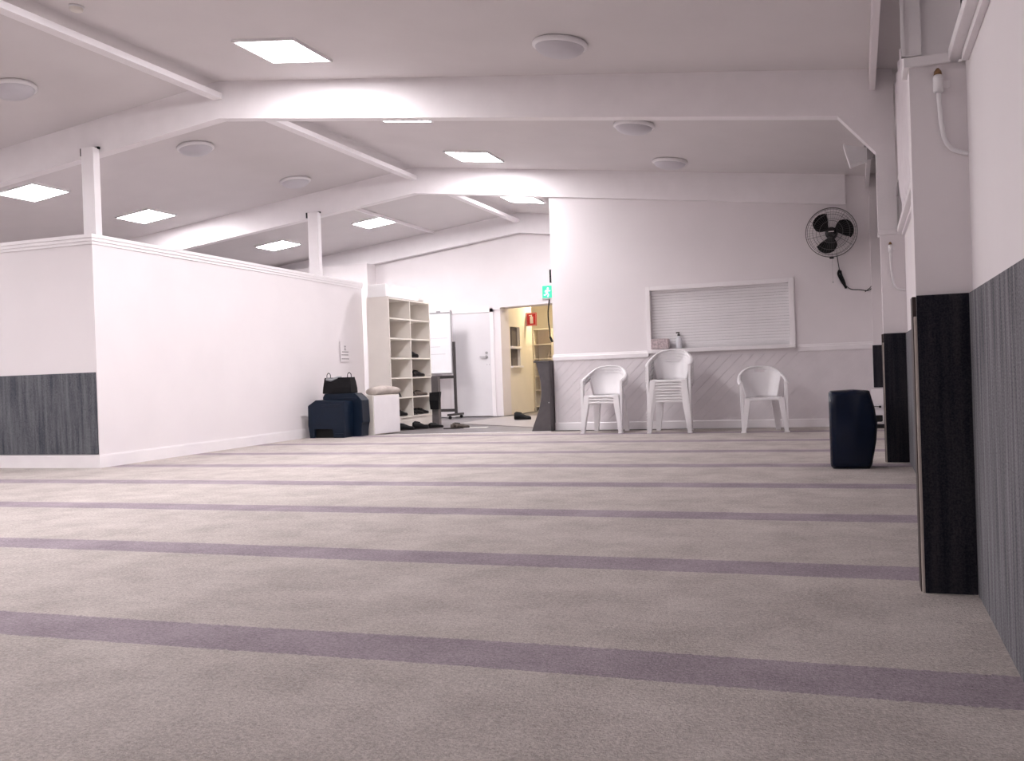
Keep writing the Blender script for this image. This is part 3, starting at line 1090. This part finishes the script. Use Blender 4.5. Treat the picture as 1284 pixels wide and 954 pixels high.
def make_chair():
    c = thing('garden_chair', '', 'chair')
    bm = B()      # backrest: curved sheet with a handle slot, plus its rim
    NU, NV = 20, 12
    span = 15
    g = []
    for j in range(NV + 1):
        v = j / NV
        row = []
        for i in range(NU + 1):
            u = -1 + 2 * i / NU
            idx = (NH - 1) + u * span
            i0 = int(math.floor(idx))
            f = idx - i0
            top = rim[i0] * (1 - f) + rim[min(i0 + 1, len(rim) - 1)] * f
            top = top - Vector((0, 0.004, 0.004))
            bo = Vector((0.19 * u, 0.175 - 0.085 * u * u, 0.405))
            p = bo.lerp(top, v)
            p.y += 0.02 * math.sin(v * math.pi)
            row.append(bm.verts.new(p))
        g.append(row)
    for j in range(NV):
        for i in range(NU):
            if j == NV - 2 and 8 <= i <= 11:
                continue
            bm.faces.new((g[j][i], g[j][i + 1], g[j + 1][i + 1], g[j + 1][i]))
    bk = obj('backrest', bm, 'plastic_white', c, True)
    m_ = bk.modifiers.new('thick', 'SOLIDIFY')
    m_.thickness = 0.006
    bm = B()
    sweep_rim(bm, rim[NH - 1 - span:NH + span])
    obj('back_rim', bm, 'plastic_white', c, True)
    bm = B()
    sweep_rim(bm, rim[:NH - span])
    obj('armrest', bm, 'plastic_white', c, True)
    bm = B()
    sweep_rim(bm, rim[NH + span - 1:])
    obj('armrest', bm, 'plastic_white', c, True)
    bm = B()      # seat with a slot near its front lip
    NU, NV = 18, 14
    g = []
    for j in range(NV + 1):
        v = j / NV
        row = []
        for i in range(NU + 1):
            u = -1 + 2 * i / NU
            y = -0.225 + 0.41 * v
            hw = 0.205 - 0.03 * v
            z = 0.418 - 0.018 * v - 0.014 * (1 - u * u) * math.sin(v * math.pi)
            if v < 0.08:
                z -= 0.012
            row.append(bm.verts.new((hw * u, y - 0.012 * (1 - u * u) * (1 - v), z)))
        g.append(row)
    # turned-down lip all round
    for j in range(NV):
        for i in range(NU):
            if j == 1 and 7 <= i <= 10:
                continue
            bm.faces.new((g[j][i], g[j][i + 1], g[j + 1][i + 1], g[j + 1][i]))
    ring = [g[0][i] for i in range(NU + 1)] + [g[j][NU] for j in range(1, NV + 1)] + [g[NV][i] for i in range(NU - 1, -1, -1)] + [g[j][0] for j in range(NV - 1, 0, -1)]
    low = [bm.verts.new((p.co.x * 1.02, p.co.y * 1.02, p.co.z - (0.03 + 0.022 * (abs(p.co.x) / 0.2) ** 4))) for p in ring]
    for i in range(len(ring)):
        j = (i + 1) % len(ring)
        bm.faces.new((ring[i], ring[j], low[j], low[i]))
    st = obj('seat', bm, 'plastic_white', c, True)
    m_ = st.modifiers.new('thick', 'SOLIDIFY')
    m_.thickness = 0.005
    for s in (-1, 1):
        bm = B()
        taper(bm, (s * 0.192, -0.212, 0.405), (0.068, 0.045), (s * 0.243, -0.245, 0.0), (0.036, 0.05))
        taper(bm, (s * 0.256, -0.165, 0.592), (0.030, 0.085), (s * 0.254, -0.235, 0.0), (0.022, 0.045))
        taper(bm, (s * 0.247, -0.241, 0.016), (0.056, 0.066), (s * 0.247, -0.241, 0.0), (0.054, 0.064))
        obj('leg', bm, 'plastic_white', c)
    for s in (-1, 1):
        bm = B()
        taper(bm, (s * 0.160, 0.150, 0.41), (0.095, 0.045), (s * 0.205, 0.245, 0.0), (0.052, 0.05))
        obj('leg', bm, 'plastic_white', c)
    return c


proto = make_chair()
spots = []
for k in range(3):
    spots.append((-3.065, 11.93, 0.036 * k, math.radians(-1), 'three'))
for k in range(8):
    spots.append((-2.205, 11.84, 0.0350 * k, math.radians(3), 'eight'))
spots.append((-1.095, 11.74, 0, math.radians(11), 'single'))
used = False
ords = ['lowest', 'second', 'third', 'fourth', 'fifth', 'sixth', 'seventh']
for i, (x, y, z, rz, kind) in enumerate(spots):
    c = proto if i == 0 else copy_tree(proto)
    c.location = (x, y, z)
    c.rotation_euler = (0, 0, rz)
    if kind == 'single':
        c['label'] = 'white plastic armchair standing alone between the stacks and the navy case'
        if 'group' in c:
            del c['group']
    elif kind == 'three':
        k = i
        c['label'] = ['lowest white armchair in the short stack of three', 'middle white armchair in the short stack of three', 'topmost white armchair in the short stack of three'][k]
        c['group'] = 'white plastic chairs stacked by the dado wall'
    else:
        k = i - 3
        c['label'] = ('topmost white armchair of the tall stack under the shutter' if k == 7 else '%s white armchair from the floor in the tall stack under the shutter' % ords[k])
        c['group'] = 'white plastic chairs stacked by the dado wall'

# ------------------------------------------------------------------ things on the counter sill
ZS = SZ0 + 0.001
tb = thing('tissue_box', 'patterned pinkish tissue box on the shutter sill', 'tissue box', (-2.432, YB - 0.03, ZS))
bm = B()
box(bm, -0.115, 0.115, -0.055, 0.055, 0, 0.135, 0.008)
obj('carton', bm, 'tissue', tb)
bm = B()
box(bm, -0.06, 0.06, -0.015, 0.015, 0.135, 0.138)
obj('opening', bm, 'paper', tb)
bt = thing('spray_bottle', 'clear white bottle with dark pump on the shutter sill', 'bottle', (-2.19, YB - 0.01, ZS))
bm = B()
lathe(bm, [(0, 0), (0.038, 0), (0.042, 0.01), (0.042, 0.11), (0.03, 0.14), (0.014, 0.15), (0.014, 0.165), (0, 0.165)], 20)
obj('body', bm, 'bottle', bt, True)
bm = B()
lathe(bm, [(0, 0.165), (0.018, 0.165), (0.018, 0.185), (0.006, 0.187), (0.006, 0.205), (0, 0.205)], 14)
box(bm, -0.035, 0.012, -0.009, 0.009, 0.198, 0.215, 0.002)
obj('pump', bm, 'stand_metal', bt)

# ------------------------------------------------------------------ navy case on the right
nc = thing('hard_case', 'glossy navy hard shell case standing upright by the far pillar', 'case', (-0.065, 7.43, 0), math.radians(3))
KX = 1.15
out = [(-0.128, 0.02), (-0.112, 0.0), (0.105, 0.0), (0.122, 0.03), (0.150, 0.20), (0.160, 0.32), (0.148, 0.44), (0.118, 0.572), (0.03, 0.582), (-0.115, 0.576), (-0.128, 0.56)]
out = [(a_ * KX, b_) for a_, b_ in out]


def shell(bm, pts, y0, y1, rnd):
    cx_ = sum(p[0] for p in pts) / len(pts)
    cz_ = sum(p[1] for p in pts) / len(pts)

    def sc(f):
        return [(cx_ + (p[0] - cx_) * (1 - f / 0.14), cz_ + (p[1] - cz_) * (1 - f / 0.29)) for p in pts]
    rings = []
    for f, y in ((rnd, y0), (rnd * 0.35, y0 + rnd * 0.3), (0, y0 + rnd), (0, y1 - rnd), (rnd * 0.35, y1 - rnd * 0.3), (rnd, y1)):
        rings.append([(x, y, max(z, 0.0)) for x, z in sc(f)])
    loft(bm, rings)


bm = B()
shell(bm, out, 0.0, 0.125, 0.034)
obj('front_shell', bm, 'navy', nc, True)
bm = B()
shell(bm, out, 0.131, 0.25, 0.022)
obj('rear_shell', bm, 'navy', nc, True)
bm = B()
prism(bm, [(p[0] * 0.975 + 0.0004, 0.29 + (p[1] - 0.29) * 0.985) for p in out], 'y', 0.10, 0.155)
obj('seam_band', bm, 'black', nc)
for x in (-0.09, 0.08):
    bm = B()
    box(bm, x - 0.015, x + 0.015, 0.10, 0.15, -0.0, 0.02, 0.003)
    obj('foot', bm, 'black', nc)

# black electronics on the floor in the corner
rt = thing('power_board', 'black power board with adaptor on the carpet beside the corner service box', 'power board', (0.19, 12.08, 0))
bm = B()
box(bm, -0.09, 0.10, -0.05, 0.05, 0, 0.045, 0.004)
obj('body', bm, 'black', rt)
bm = B()
box(bm, -0.08, 0.06, -0.04, 0.04, 0.075, 0.15, 0.006)
box(bm, -0.03, 0.0, -0.02, 0.02, 0.045, 0.078)
obj('adaptor', bm, 'black', rt)
bm = B()
tube(bm, catmull([(-0.08, -0.045, 0.05), (-0.04, -0.055, 0.068), (0.02, -0.055, 0.06), (0.07, -0.045, 0.085)], 5), 0.007, 6)
obj('cable', bm, 'paper', rt, True)
so = thing('wall_socket', 'white socket with black plug on the corner service box', 'socket', (0.205, YB - 0.2, 0.245))
bm = B()
box(bm, -0.055, 0.055, -0.010, 0, -0.035, 0.035, 0.003)
obj('plate', bm, 'plastic_white', so)
bm = B()
box(bm, 0.01, 0.035, -0.035, -0.010, -0.012, 0.012, 0.002)
tube(bm, [(0.02, -0.025, 0.0), (-0.02, -0.03, 0.006), (-0.045, -0.02, 0.004)], 0.004, 6)
obj('plug', bm, 'black', so)

# ------------------------------------------------------------------ navy tubs and black bag by the partition
tbx = thing('plastic_tub', 'navy plastic seat tub with cut out front beside the partition', 'tub', (-7.12, 11.36, 0))
bm = B()
front = [(0.0, 0.0), (0.07, 0.0), (0.07, 0.135), (0.37, 0.135), (0.37, 0.0), (0.53, 0.0), (0.55, 0.12), (0.55, 0.495), (0.105, 0.52), (0.0, 0.455), (-0.02, 0.44), (-0.02, 0.18)]
prism(bm, front, 'y', 0.0, 0.24)
es = [e for e in bm.edges if abs(e.verts[0].co.y - e.verts[1].co.y) < 1e-5]
bmesh.ops.bevel(bm, geom=es, offset=0.010, segments=2, profile=0.6, affect='EDGES')
obj('body', bm, 'navy_matte', tbx)
bm = B()
box(bm, 0.05, 0.39, 0.05, 0.23, 0.0, 0.13)
obj('inner_recess', bm, 'hole', tbx)
bm = B()
box(bm, 0.40, 0.53, -0.012, 0.01, 0.03, 0.06, 0.004)
box(bm, 0.20, 0.50, -0.012, 0.01, 0.435, 0.46, 0.004)
obj('front_ridge', bm, 'navy_matte', tbx)
tb2 = thing('plastic_tub', 'taller navy plastic seat tub pushed behind the cut out one', 'tub', (-7.02, 11.60, 0))
bm = B()
back = [(0.0, 0.0), (0.56, 0.0), (0.56, 0.17), (0.59, 0.20), (0.58, 0.50), (0.53, 0.555), (0.47, 0.60), (0.0, 0.60), (-0.03, 0.55), (-0.02, 0.12)]
prism(bm, back, 'y', 0.012, 0.225)
es = [e for e in bm.edges if abs(e.verts[0].co.y - e.verts[1].co.y) < 1e-5]
bmesh.ops.bevel(bm, geom=es, offset=0.012, segments=2, profile=0.6, affect='EDGES')
obj('body', bm, 'navy_matte', tb2)
bm = B()
box(bm, 0.05, 0.50, 0.005, 0.02, 0.52, 0.54, 0.003)
obj('rim_ridge', bm, 'navy_matte', tb2)
bg = thing('tote_bag', 'black tote bag with two handle loops on the navy tub', 'bag', (-6.83, 11.72, 0.601))
bg.scale = (0.84, 1, 1)
bm = B()
rings = []
for z, hw, hd in ((0.0, 0.262, 0.11), (0.01, 0.268, 0.115), (0.08, 0.264, 0.11), (0.15, 0.252, 0.10), (0.205, 0.244, 0.085), (0.222, 0.242, 0.08)):
    rings.append([(hw * sx, hd * sy + 0.004 * math.sin(z * 40 + sx * 3), z) for sx, sy in ((-1, -0.8), (-0.5, -1), (0, -1.04), (0.5, -1), (1, -0.8), (1, 0.8), (0.5, 1), (0, 1.04), (-0.5, 1), (-1, 0.8))])
loft(bm, rings)
obj('body', bm, 'bag', bg)
for x in (-0.19, 0.20):
    bm = B()
    tube(bm, catmull([(x - 0.032, -0.03, 0.205), (x - 0.03, -0.03, 0.26), (x, -0.03, 0.287), (x + 0.034, -0.03, 0.262), (x + 0.036, -0.03, 0.205)], 6), 0.006, 8)
    obj('handle', bm, 'black', bg, True)
bm = B()
loft(bm, [[(-0.21, -0.085, 0.19), (-0.21, -0.04, 0.20), (-0.20, -0.03, 0.225), (-0.20, -0.088, 0.215)],
          [(-0.10, -0.11, 0.17), (-0.10, -0.03, 0.19), (-0.09, -0.02, 0.225), (-0.09, -0.1, 0.21)],
          [(0.0, -0.09, 0.205), (0.0, -0.03, 0.20), (0.0, -0.02, 0.24), (0.0, -0.085, 0.235)],
          [(0.06, -0.07, 0.222), (0.06, -0.04, 0.215), (0.06, -0.03, 0.24), (0.06, -0.068, 0.236)]])
obj('plastic_wrap', bm, 'plastic_wrap', bg, True)

# notice on the partition
nt_ = thing('wall_notice', 'small printed paper notice on the partition near the shoe shelf', 'notice', (-7.296, 12.70, 1.21), 0)
ang = math.atan2(pe[0] - pc[0], pe[1] - pc[1])
nt_.rotation_euler = (0, 0, -ang)
bm = B()
box(bm, 0.0, 0.003, -0.15, 0.15, -0.15, 0.16)
obj('sheet', bm, 'wall', nt_)
for z, y0, y1, t in ((0.085, -0.03, 0.03, 0.012), (0.055, -0.012, 0.012, 0.03), (0.03, -0.03, 0.03, 0.010), (0.0, -0.10, 0.11, 0.013), (-0.045, -0.12, 0.10, 0.012), (-0.105, -0.12, 0.12, 0.014)):
    bm = B()
    box(bm, 0.003, 0.004, y0, y1, z - t / 2, z + t / 2)
    obj('printed_line', bm, 'print', nt_)

# ------------------------------------------------------------------ shoe shelf
shf = thing('shoe_shelf', 'tall cream open shoe shelf with two columns of cubbies', 'shelf', (-6.81, 13.23, 0))
SD, SW, SH = 0.385, 1.50, 2.06
for y0 in (0.0, SW - 0.025):
    bm = B()
    box(bm, -SD, 0, y0, y0 + 0.025, 0, SH, 0.002)
    obj('side_panel', bm, 'shelf', shf)
bm = B()
box(bm, -SD + 0.012, 0, SW / 2 - 0.0125, SW / 2 + 0.0125, 0.15, SH - 0.02)
obj('divider', bm, 'shelf', shf)
bm = B()
box(bm, -SD, -SD + 0.012, 0.025, SW - 0.025, 0.0, SH)
obj('back_panel', bm, 'shelf', shf)
ROWZ = [0.15 + 0.312 * k for k in range(7)]
for k, z in enumerate(ROWZ):
    for y0, y1 in ((0.025, SW / 2 - 0.0125), (SW / 2 + 0.0125, SW - 0.025)):
        bm = B()
        box(bm, -SD + 0.012, 0, y0, y1, z, z + 0.022)
        obj('shelf_board', bm, 'shelf', shf)
bm = B()
box(bm, -0.03, -0.012, 0.025, SW - 0.025, 0, 0.15)
obj('plinth', bm, 'shelf', shf)
bm = B()
box(bm, -7.18, -6.86, 13.26, 14.42, SH + 0.0, SH + 0.20, 0.006)
tag(obj('storage_box', bm, 'bright_white'), 'long white box lying on top of the shoe shelf', 'box')
bm = B()
lathe(bm, [(0, 0), (0.10, 0), (0.11, 0.03), (0.06, 0.10), (0.02, 0.12), (0, 0.12)], 16, (-6.95, 14.56, SH + 0.001))
tag(obj('cloth_cap', bm, 'paper', None, True), 'pale cap lying at the door end of the shoe shelf top', 'cap')

# white low cabinet with folded cloth in front of the shelf
cb = thing('low_cabinet', 'low white cabinet at the carpet edge beside the navy tubs', 'cabinet', (-6.42, 11.905, 0))
bm = B()
box(bm, -0.40, 0.0, 0.0, 0.62, 0.0, 0.555, 0.004)
obj('body', bm, 'shelf', cb)
bm = B()
box(bm, 0.0, 0.012, 0.01, 0.61, 0.012, 0.545, 0.002)
obj('front_panel', bm, 'trim', cb)
cb.rotation_euler = (0, 0, math.radians(-9))
fc = thing('folded_cloth', 'rolled beige cloth lying on the low white cabinet', 'cloth', (-6.50, 11.99, 0.557), math.radians(-9))
bm = B()
rings = []
for i in range(9):
    f = i / 8
    r = 0.085 * (0.75 + 0.25 * math.sin(f * math.pi))
    rings.append([(0.12 * math.cos(a) * (0.85 + 0.15 * math.sin(f * 9)), 0.02 + 0.56 * f, max(0.0, r * 0.75 + r * math.sin(a) * 0.8)) for a in [q * 2 * math.pi / 12 for q in range(12)]])
loft(bm, rings)
obj('roll', bm, 'fabric_beige', fc, True)


# shoes
def shoe(label, loc, rz, m='shoe_black', L=0.27, high=0.09, sandal=False, rx=0.0, white=False, group=None):
    t = thing('sandal' if sandal else 'shoe', label, 'sandal' if sandal else 'shoe', loc, rz, group)
    t.rotation_euler = (rx, 0, rz)

    def outline(w):
        return [(w * math.sin(math.pi * min(1, max(0, f))) ** 0.55 * (0.85 if f < 0.45 else 1.0), f) for f in (0.02, 0.1, 0.25, 0.45, 0.65, 0.85, 0.95, 0.99)]
    pr = [(w_ * 1.0, (f - 0.5) * L) for w_, f in outline(0.046)]
    loop = pr + [(-x, y) for x, y in pr[::-1]]
    bm = B()
    prism(bm, loop, 'z', 0.0, 0.018)
    obj('sole', bm, 'stand_metal', t)
    if sandal:
        for f in (0.32, -0.05):
            bm = B()
            pts = [(0.045 * math.cos(a), f * L * 0.7 + 0.01, 0.016 + 0.05 * math.sin(a)) for a in [k * math.pi / 8 for k in range(9)]]
            rings = [[Vector(p) + Vector((0, dy, 0)) * 1.0 + Vector((0, 0, dz)) for dy, dz in ((-0.018, 0), (0.018, 0), (0.018, 0.004), (-0.018, 0.004))] for p in pts]
            loft(bm, rings)
            obj('strap', bm, m, t)
    else:
        bm = B()
        rings = []
        for f, h, w_ in ((-0.49, high * 0.85, 0.030), (-0.40, high, 0.038), (-0.2, high * 0.88, 0.040), (0.02, high * 0.72, 0.042), (0.2, high * 0.5, 0.045), (0.38, high * 0.40, 0.042), (0.48, high * 0.26, 0.022)):
            rings.append([(w_ * 1.0, f * L, 0.016), (w_ * 0.95, f * L, 0.016 + h * 0.5), (w_ * 0.55, f * L, 0.016 + h * 0.95), (0, f * L, 0.016 + h), (-w_ * 0.55, f * L, 0.016 + h * 0.95), (-w_ * 0.95, f * L, 0.016 + h * 0.5), (-w_, f * L, 0.016)])
        loft(bm, rings)
        obj('upper', bm, m, t, True)
        bm = B()
        loft(bm, [[(0.022, f * L, high * hh + 0.018), (0, f * L, high * hh + 0.022), (-0.022, f * L, high * hh + 0.018), (0, f * L, high * hh + 0.006)] for f, hh in ((-0.36, 0.98), (-0.2, 0.92), (-0.05, 0.84))])
        obj('opening', bm, 'shoe_white' if white else 'hole', t)
    return t


def cubby(col, row, dy, label, **k):
    # col 0 = towards the hall; rows counted from the floor
    y = 13.23 + (0.03 if col == 0 else SW / 2 + 0.02) + dy
    z = ROWZ[row] + 0.0225
    return shoe(label, (-6.93, y, z), k.pop('rz', math.radians(-80)), **k)


cubby(1, 3, 0.26, 'black boot with white lining in the middle cubby of the shelf', high=0.13, white=True, rz=math.radians(-20))
cubby(1, 2, 0.17, 'flat black sandal in the second cubby column at waist height', sandal=True, rz=math.radians(-30))
cubby(1, 2, 0.46, 'black shoe beside the flat sandal at waist height', high=0.10, rz=math.radians(-25))
cubby(1, 1, 0.16, 'brown sandal in the cubby one above the bottom', sandal=True, m='shoe_brown', rz=math.radians(-25))
cubby(1, 1, 0.54, 'brown shoe beside the brown sandal in the cubby', m='shoe_brown', high=0.07, rz=math.radians(-25))
cubby(1, 0, 0.15, 'black sandal in the bottom cubby by the whiteboard', sandal=True, rz=math.radians(-30))
cubby(1, 0, 0.36, 'black shoe in the middle of the bottom cubby by the whiteboard', high=0.095, rz=math.radians(-25))
cubby(1, 0, 0.585, 'black shoe at the whiteboard end of the bottom cubby', high=0.085, rz=math.radians(-20))
cubby(0, 1, 0.32, 'black sandal tipped in the cubby above the rolled cloth', sandal=True, rz=math.radians(-25))
cubby(0, 0, 0.52, 'black shoe in the bottom cubby behind the low cabinet', high=0.10, rz=math.radians(-20))
bm = B()
bmesh.ops.create_uvsphere(bm, u_segments=14, v_segments=10, radius=0.02, matrix=Matrix.Translation((-6.84, 13.29, ROWZ[3] + 0.043)))
tag(obj('knob_ball', bm, 'black', None, True), 'small black ball on the third shelf from the top', 'ball')
FZ = -0.011
shoe('black sneaker on the lobby floor nearest the low cabinet', (-6.52, 13.10, FZ), math.radians(-60), high=0.10, white=True)
shoe('black sneaker in the middle of the floor trio by the shelf plinth', (-6.36, 13.30, FZ), math.radians(-40), high=0.11)
shoe('black slipper on the floor at the whiteboard end of the shelf plinth', (-6.22, 13.56, FZ), math.radians(-30), high=0.07)
shoe('brown sandal on the lobby floor beside the white sheet', (-5.83, 13.28, FZ), math.radians(-60), m='shoe_brown', sandal=True)
shoe('grey brown shoe on the lobby floor beside the white sheet', (-5.74, 13.42, FZ), math.radians(-75), m='shoe_brown', high=0.07)
shoe('black shoe on the lobby floor before the corridor opening', (-5.45, 15.45, 0.0), math.radians(-80), high=0.12, L=0.3)
bm = B()
hull(bm, [(-5.66, 13.33, FZ + 0.006), (-5.33, 13.40, FZ + 0.006), (-5.36, 13.60, FZ + 0.006), (-5.68, 13.52, FZ + 0.006)],
     [(-5.66, 13.33, FZ), (-5.33, 13.40, FZ), (-5.36, 13.60, FZ), (-5.68, 13.52, FZ)])
tag(obj('floor_sheet', bm, 'paper'), 'white sheet lying flat on the lobby floor', 'sheet')

# slim grey pedestal with a black pouch beside the shelf
pd = thing('grey_pedestal', 'slim dark grey pedestal beside the end of the shoe shelf', 'pedestal', (-6.365, 13.92, -0.011))
bm = B()
box(bm, -0.06, 0.055, -0.05, 0.05, 0.02, 0.80, 0.004)
obj('column', bm, 'grey_stand', pd)
bm = B()
box(bm, -0.08, 0.075, -0.07, 0.07, 0, 0.02, 0.003)
obj('base', bm, 'stand_metal', pd)
bm = B()
loft(bm, [[(-0.06, -0.11, 0.28), (0.08, -0.11, 0.28), (0.08, -0.052, 0.28), (-0.06, -0.052, 0.28)], [(-0.065, -0.13, 0.42), (0.095, -0.13, 0.42), (0.095, -0.052, 0.42), (-0.065, -0.052, 0.42)],
          [(-0.065, -0.12, 0.55), (0.115, -0.12, 0.56), (0.115, -0.052, 0.56), (-0.065, -0.052, 0.55)]])
obj('pouch', bm, 'black', pd)

# mobile whiteboard in the lobby
wb = thing('mobile_whiteboard', 'mobile whiteboard on dark castored stand in front of the lobby door', 'whiteboard', (-7.34, 16.55, -0.012))
bm = B()
box(bm, -0.95, 0.12, -0.015, 0.005, 0.86, 2.0)
obj('board', bm, 'board_white', wb)
bm = B()
for a in ((-0.97, 0.14, 0.845, 0.865), (-0.97, 0.14, 1.995, 2.015), (-0.97, -0.95, 0.865, 1.995), (0.12, 0.14, 0.865, 1.995)):
    box(bm, a[0], a[1], -0.02, 0.01, a[2], a[3])
obj('board_frame', bm, 'steel', wb)
bm = B()
box(bm, -0.8, 0.1, -0.06, -0.012, 0.855, 0.87)
obj('pen_tray', bm, 'steel', wb)
for x in (-0.98, 0.15):
    bm = B()
    box(bm, x, x + 0.045, -0.02, 0.02, 0.10, 1.45)
    obj('upright', bm, 'stand_metal', wb)
for z in (0.76, 0.13):
    bm = B()
    box(bm, -0.94, 0.15, -0.015, 0.015, z, z + 0.055)
    obj('crossbar', bm, 'stand_metal', wb)
for x in (-0.98, 0.15):
    bm = B()
    box(bm, x - 0.02, x + 0.065, -0.32, 0.28, 0.06, 0.10)
    obj('foot', bm, 'stand_metal', wb)
    for y in (-0.29, 0.25):
        bm = B()
        prof = [(0.0, -0.012), (0.03, -0.012), (0.03, 0.012), (0, 0.012)]
        lathe(bm, prof, 14, (x + 0.022, y, 0.03), 'y')
        obj('caster', bm, 'black', wb)
bm = B()
for z, x0, x1 in ((1.52, -0.4, 0.05), (1.36, -0.35, -0.1), (1.22, -0.42, 0.0)):
    box(bm, x0, x1, -0.0165, -0.015, z, z + 0.012)
obj('faint_writing', bm, 'faint_ink', wb)

# ------------------------------------------------------------------ dark counter at the end of the wall
ct = thing('curved_counter', 'dark grey counter end with concave front beside the boarded wall', 'counter', (0, 0, 0))
cv = [(-4.19, 0.0)]
for i in range(1, 13):
    f = i / 12
    cv.append((-4.19 + 0.115 * math.sin(f * math.pi * 0.93) ** 1.2 + 0.07 * f, 0.93 * f))
cv += [(-3.92, 0.93), (-3.92, 0.0)]
bm = B()
prism(bm, cv, 'y', 12.235, 12.80)
obj('body', bm, 'desk', ct)
bm = B()
box(bm, -4.135, -3.915, 12.228, 12.81, 0.93, 0.952, 0.003)
obj('top', bm, 'desk', ct)
bm = B()
box(bm, -3.94, -3.925, 12.226, 12.236, 0.38, 0.395)
obj('screw_cap', bm, 'steel', ct)
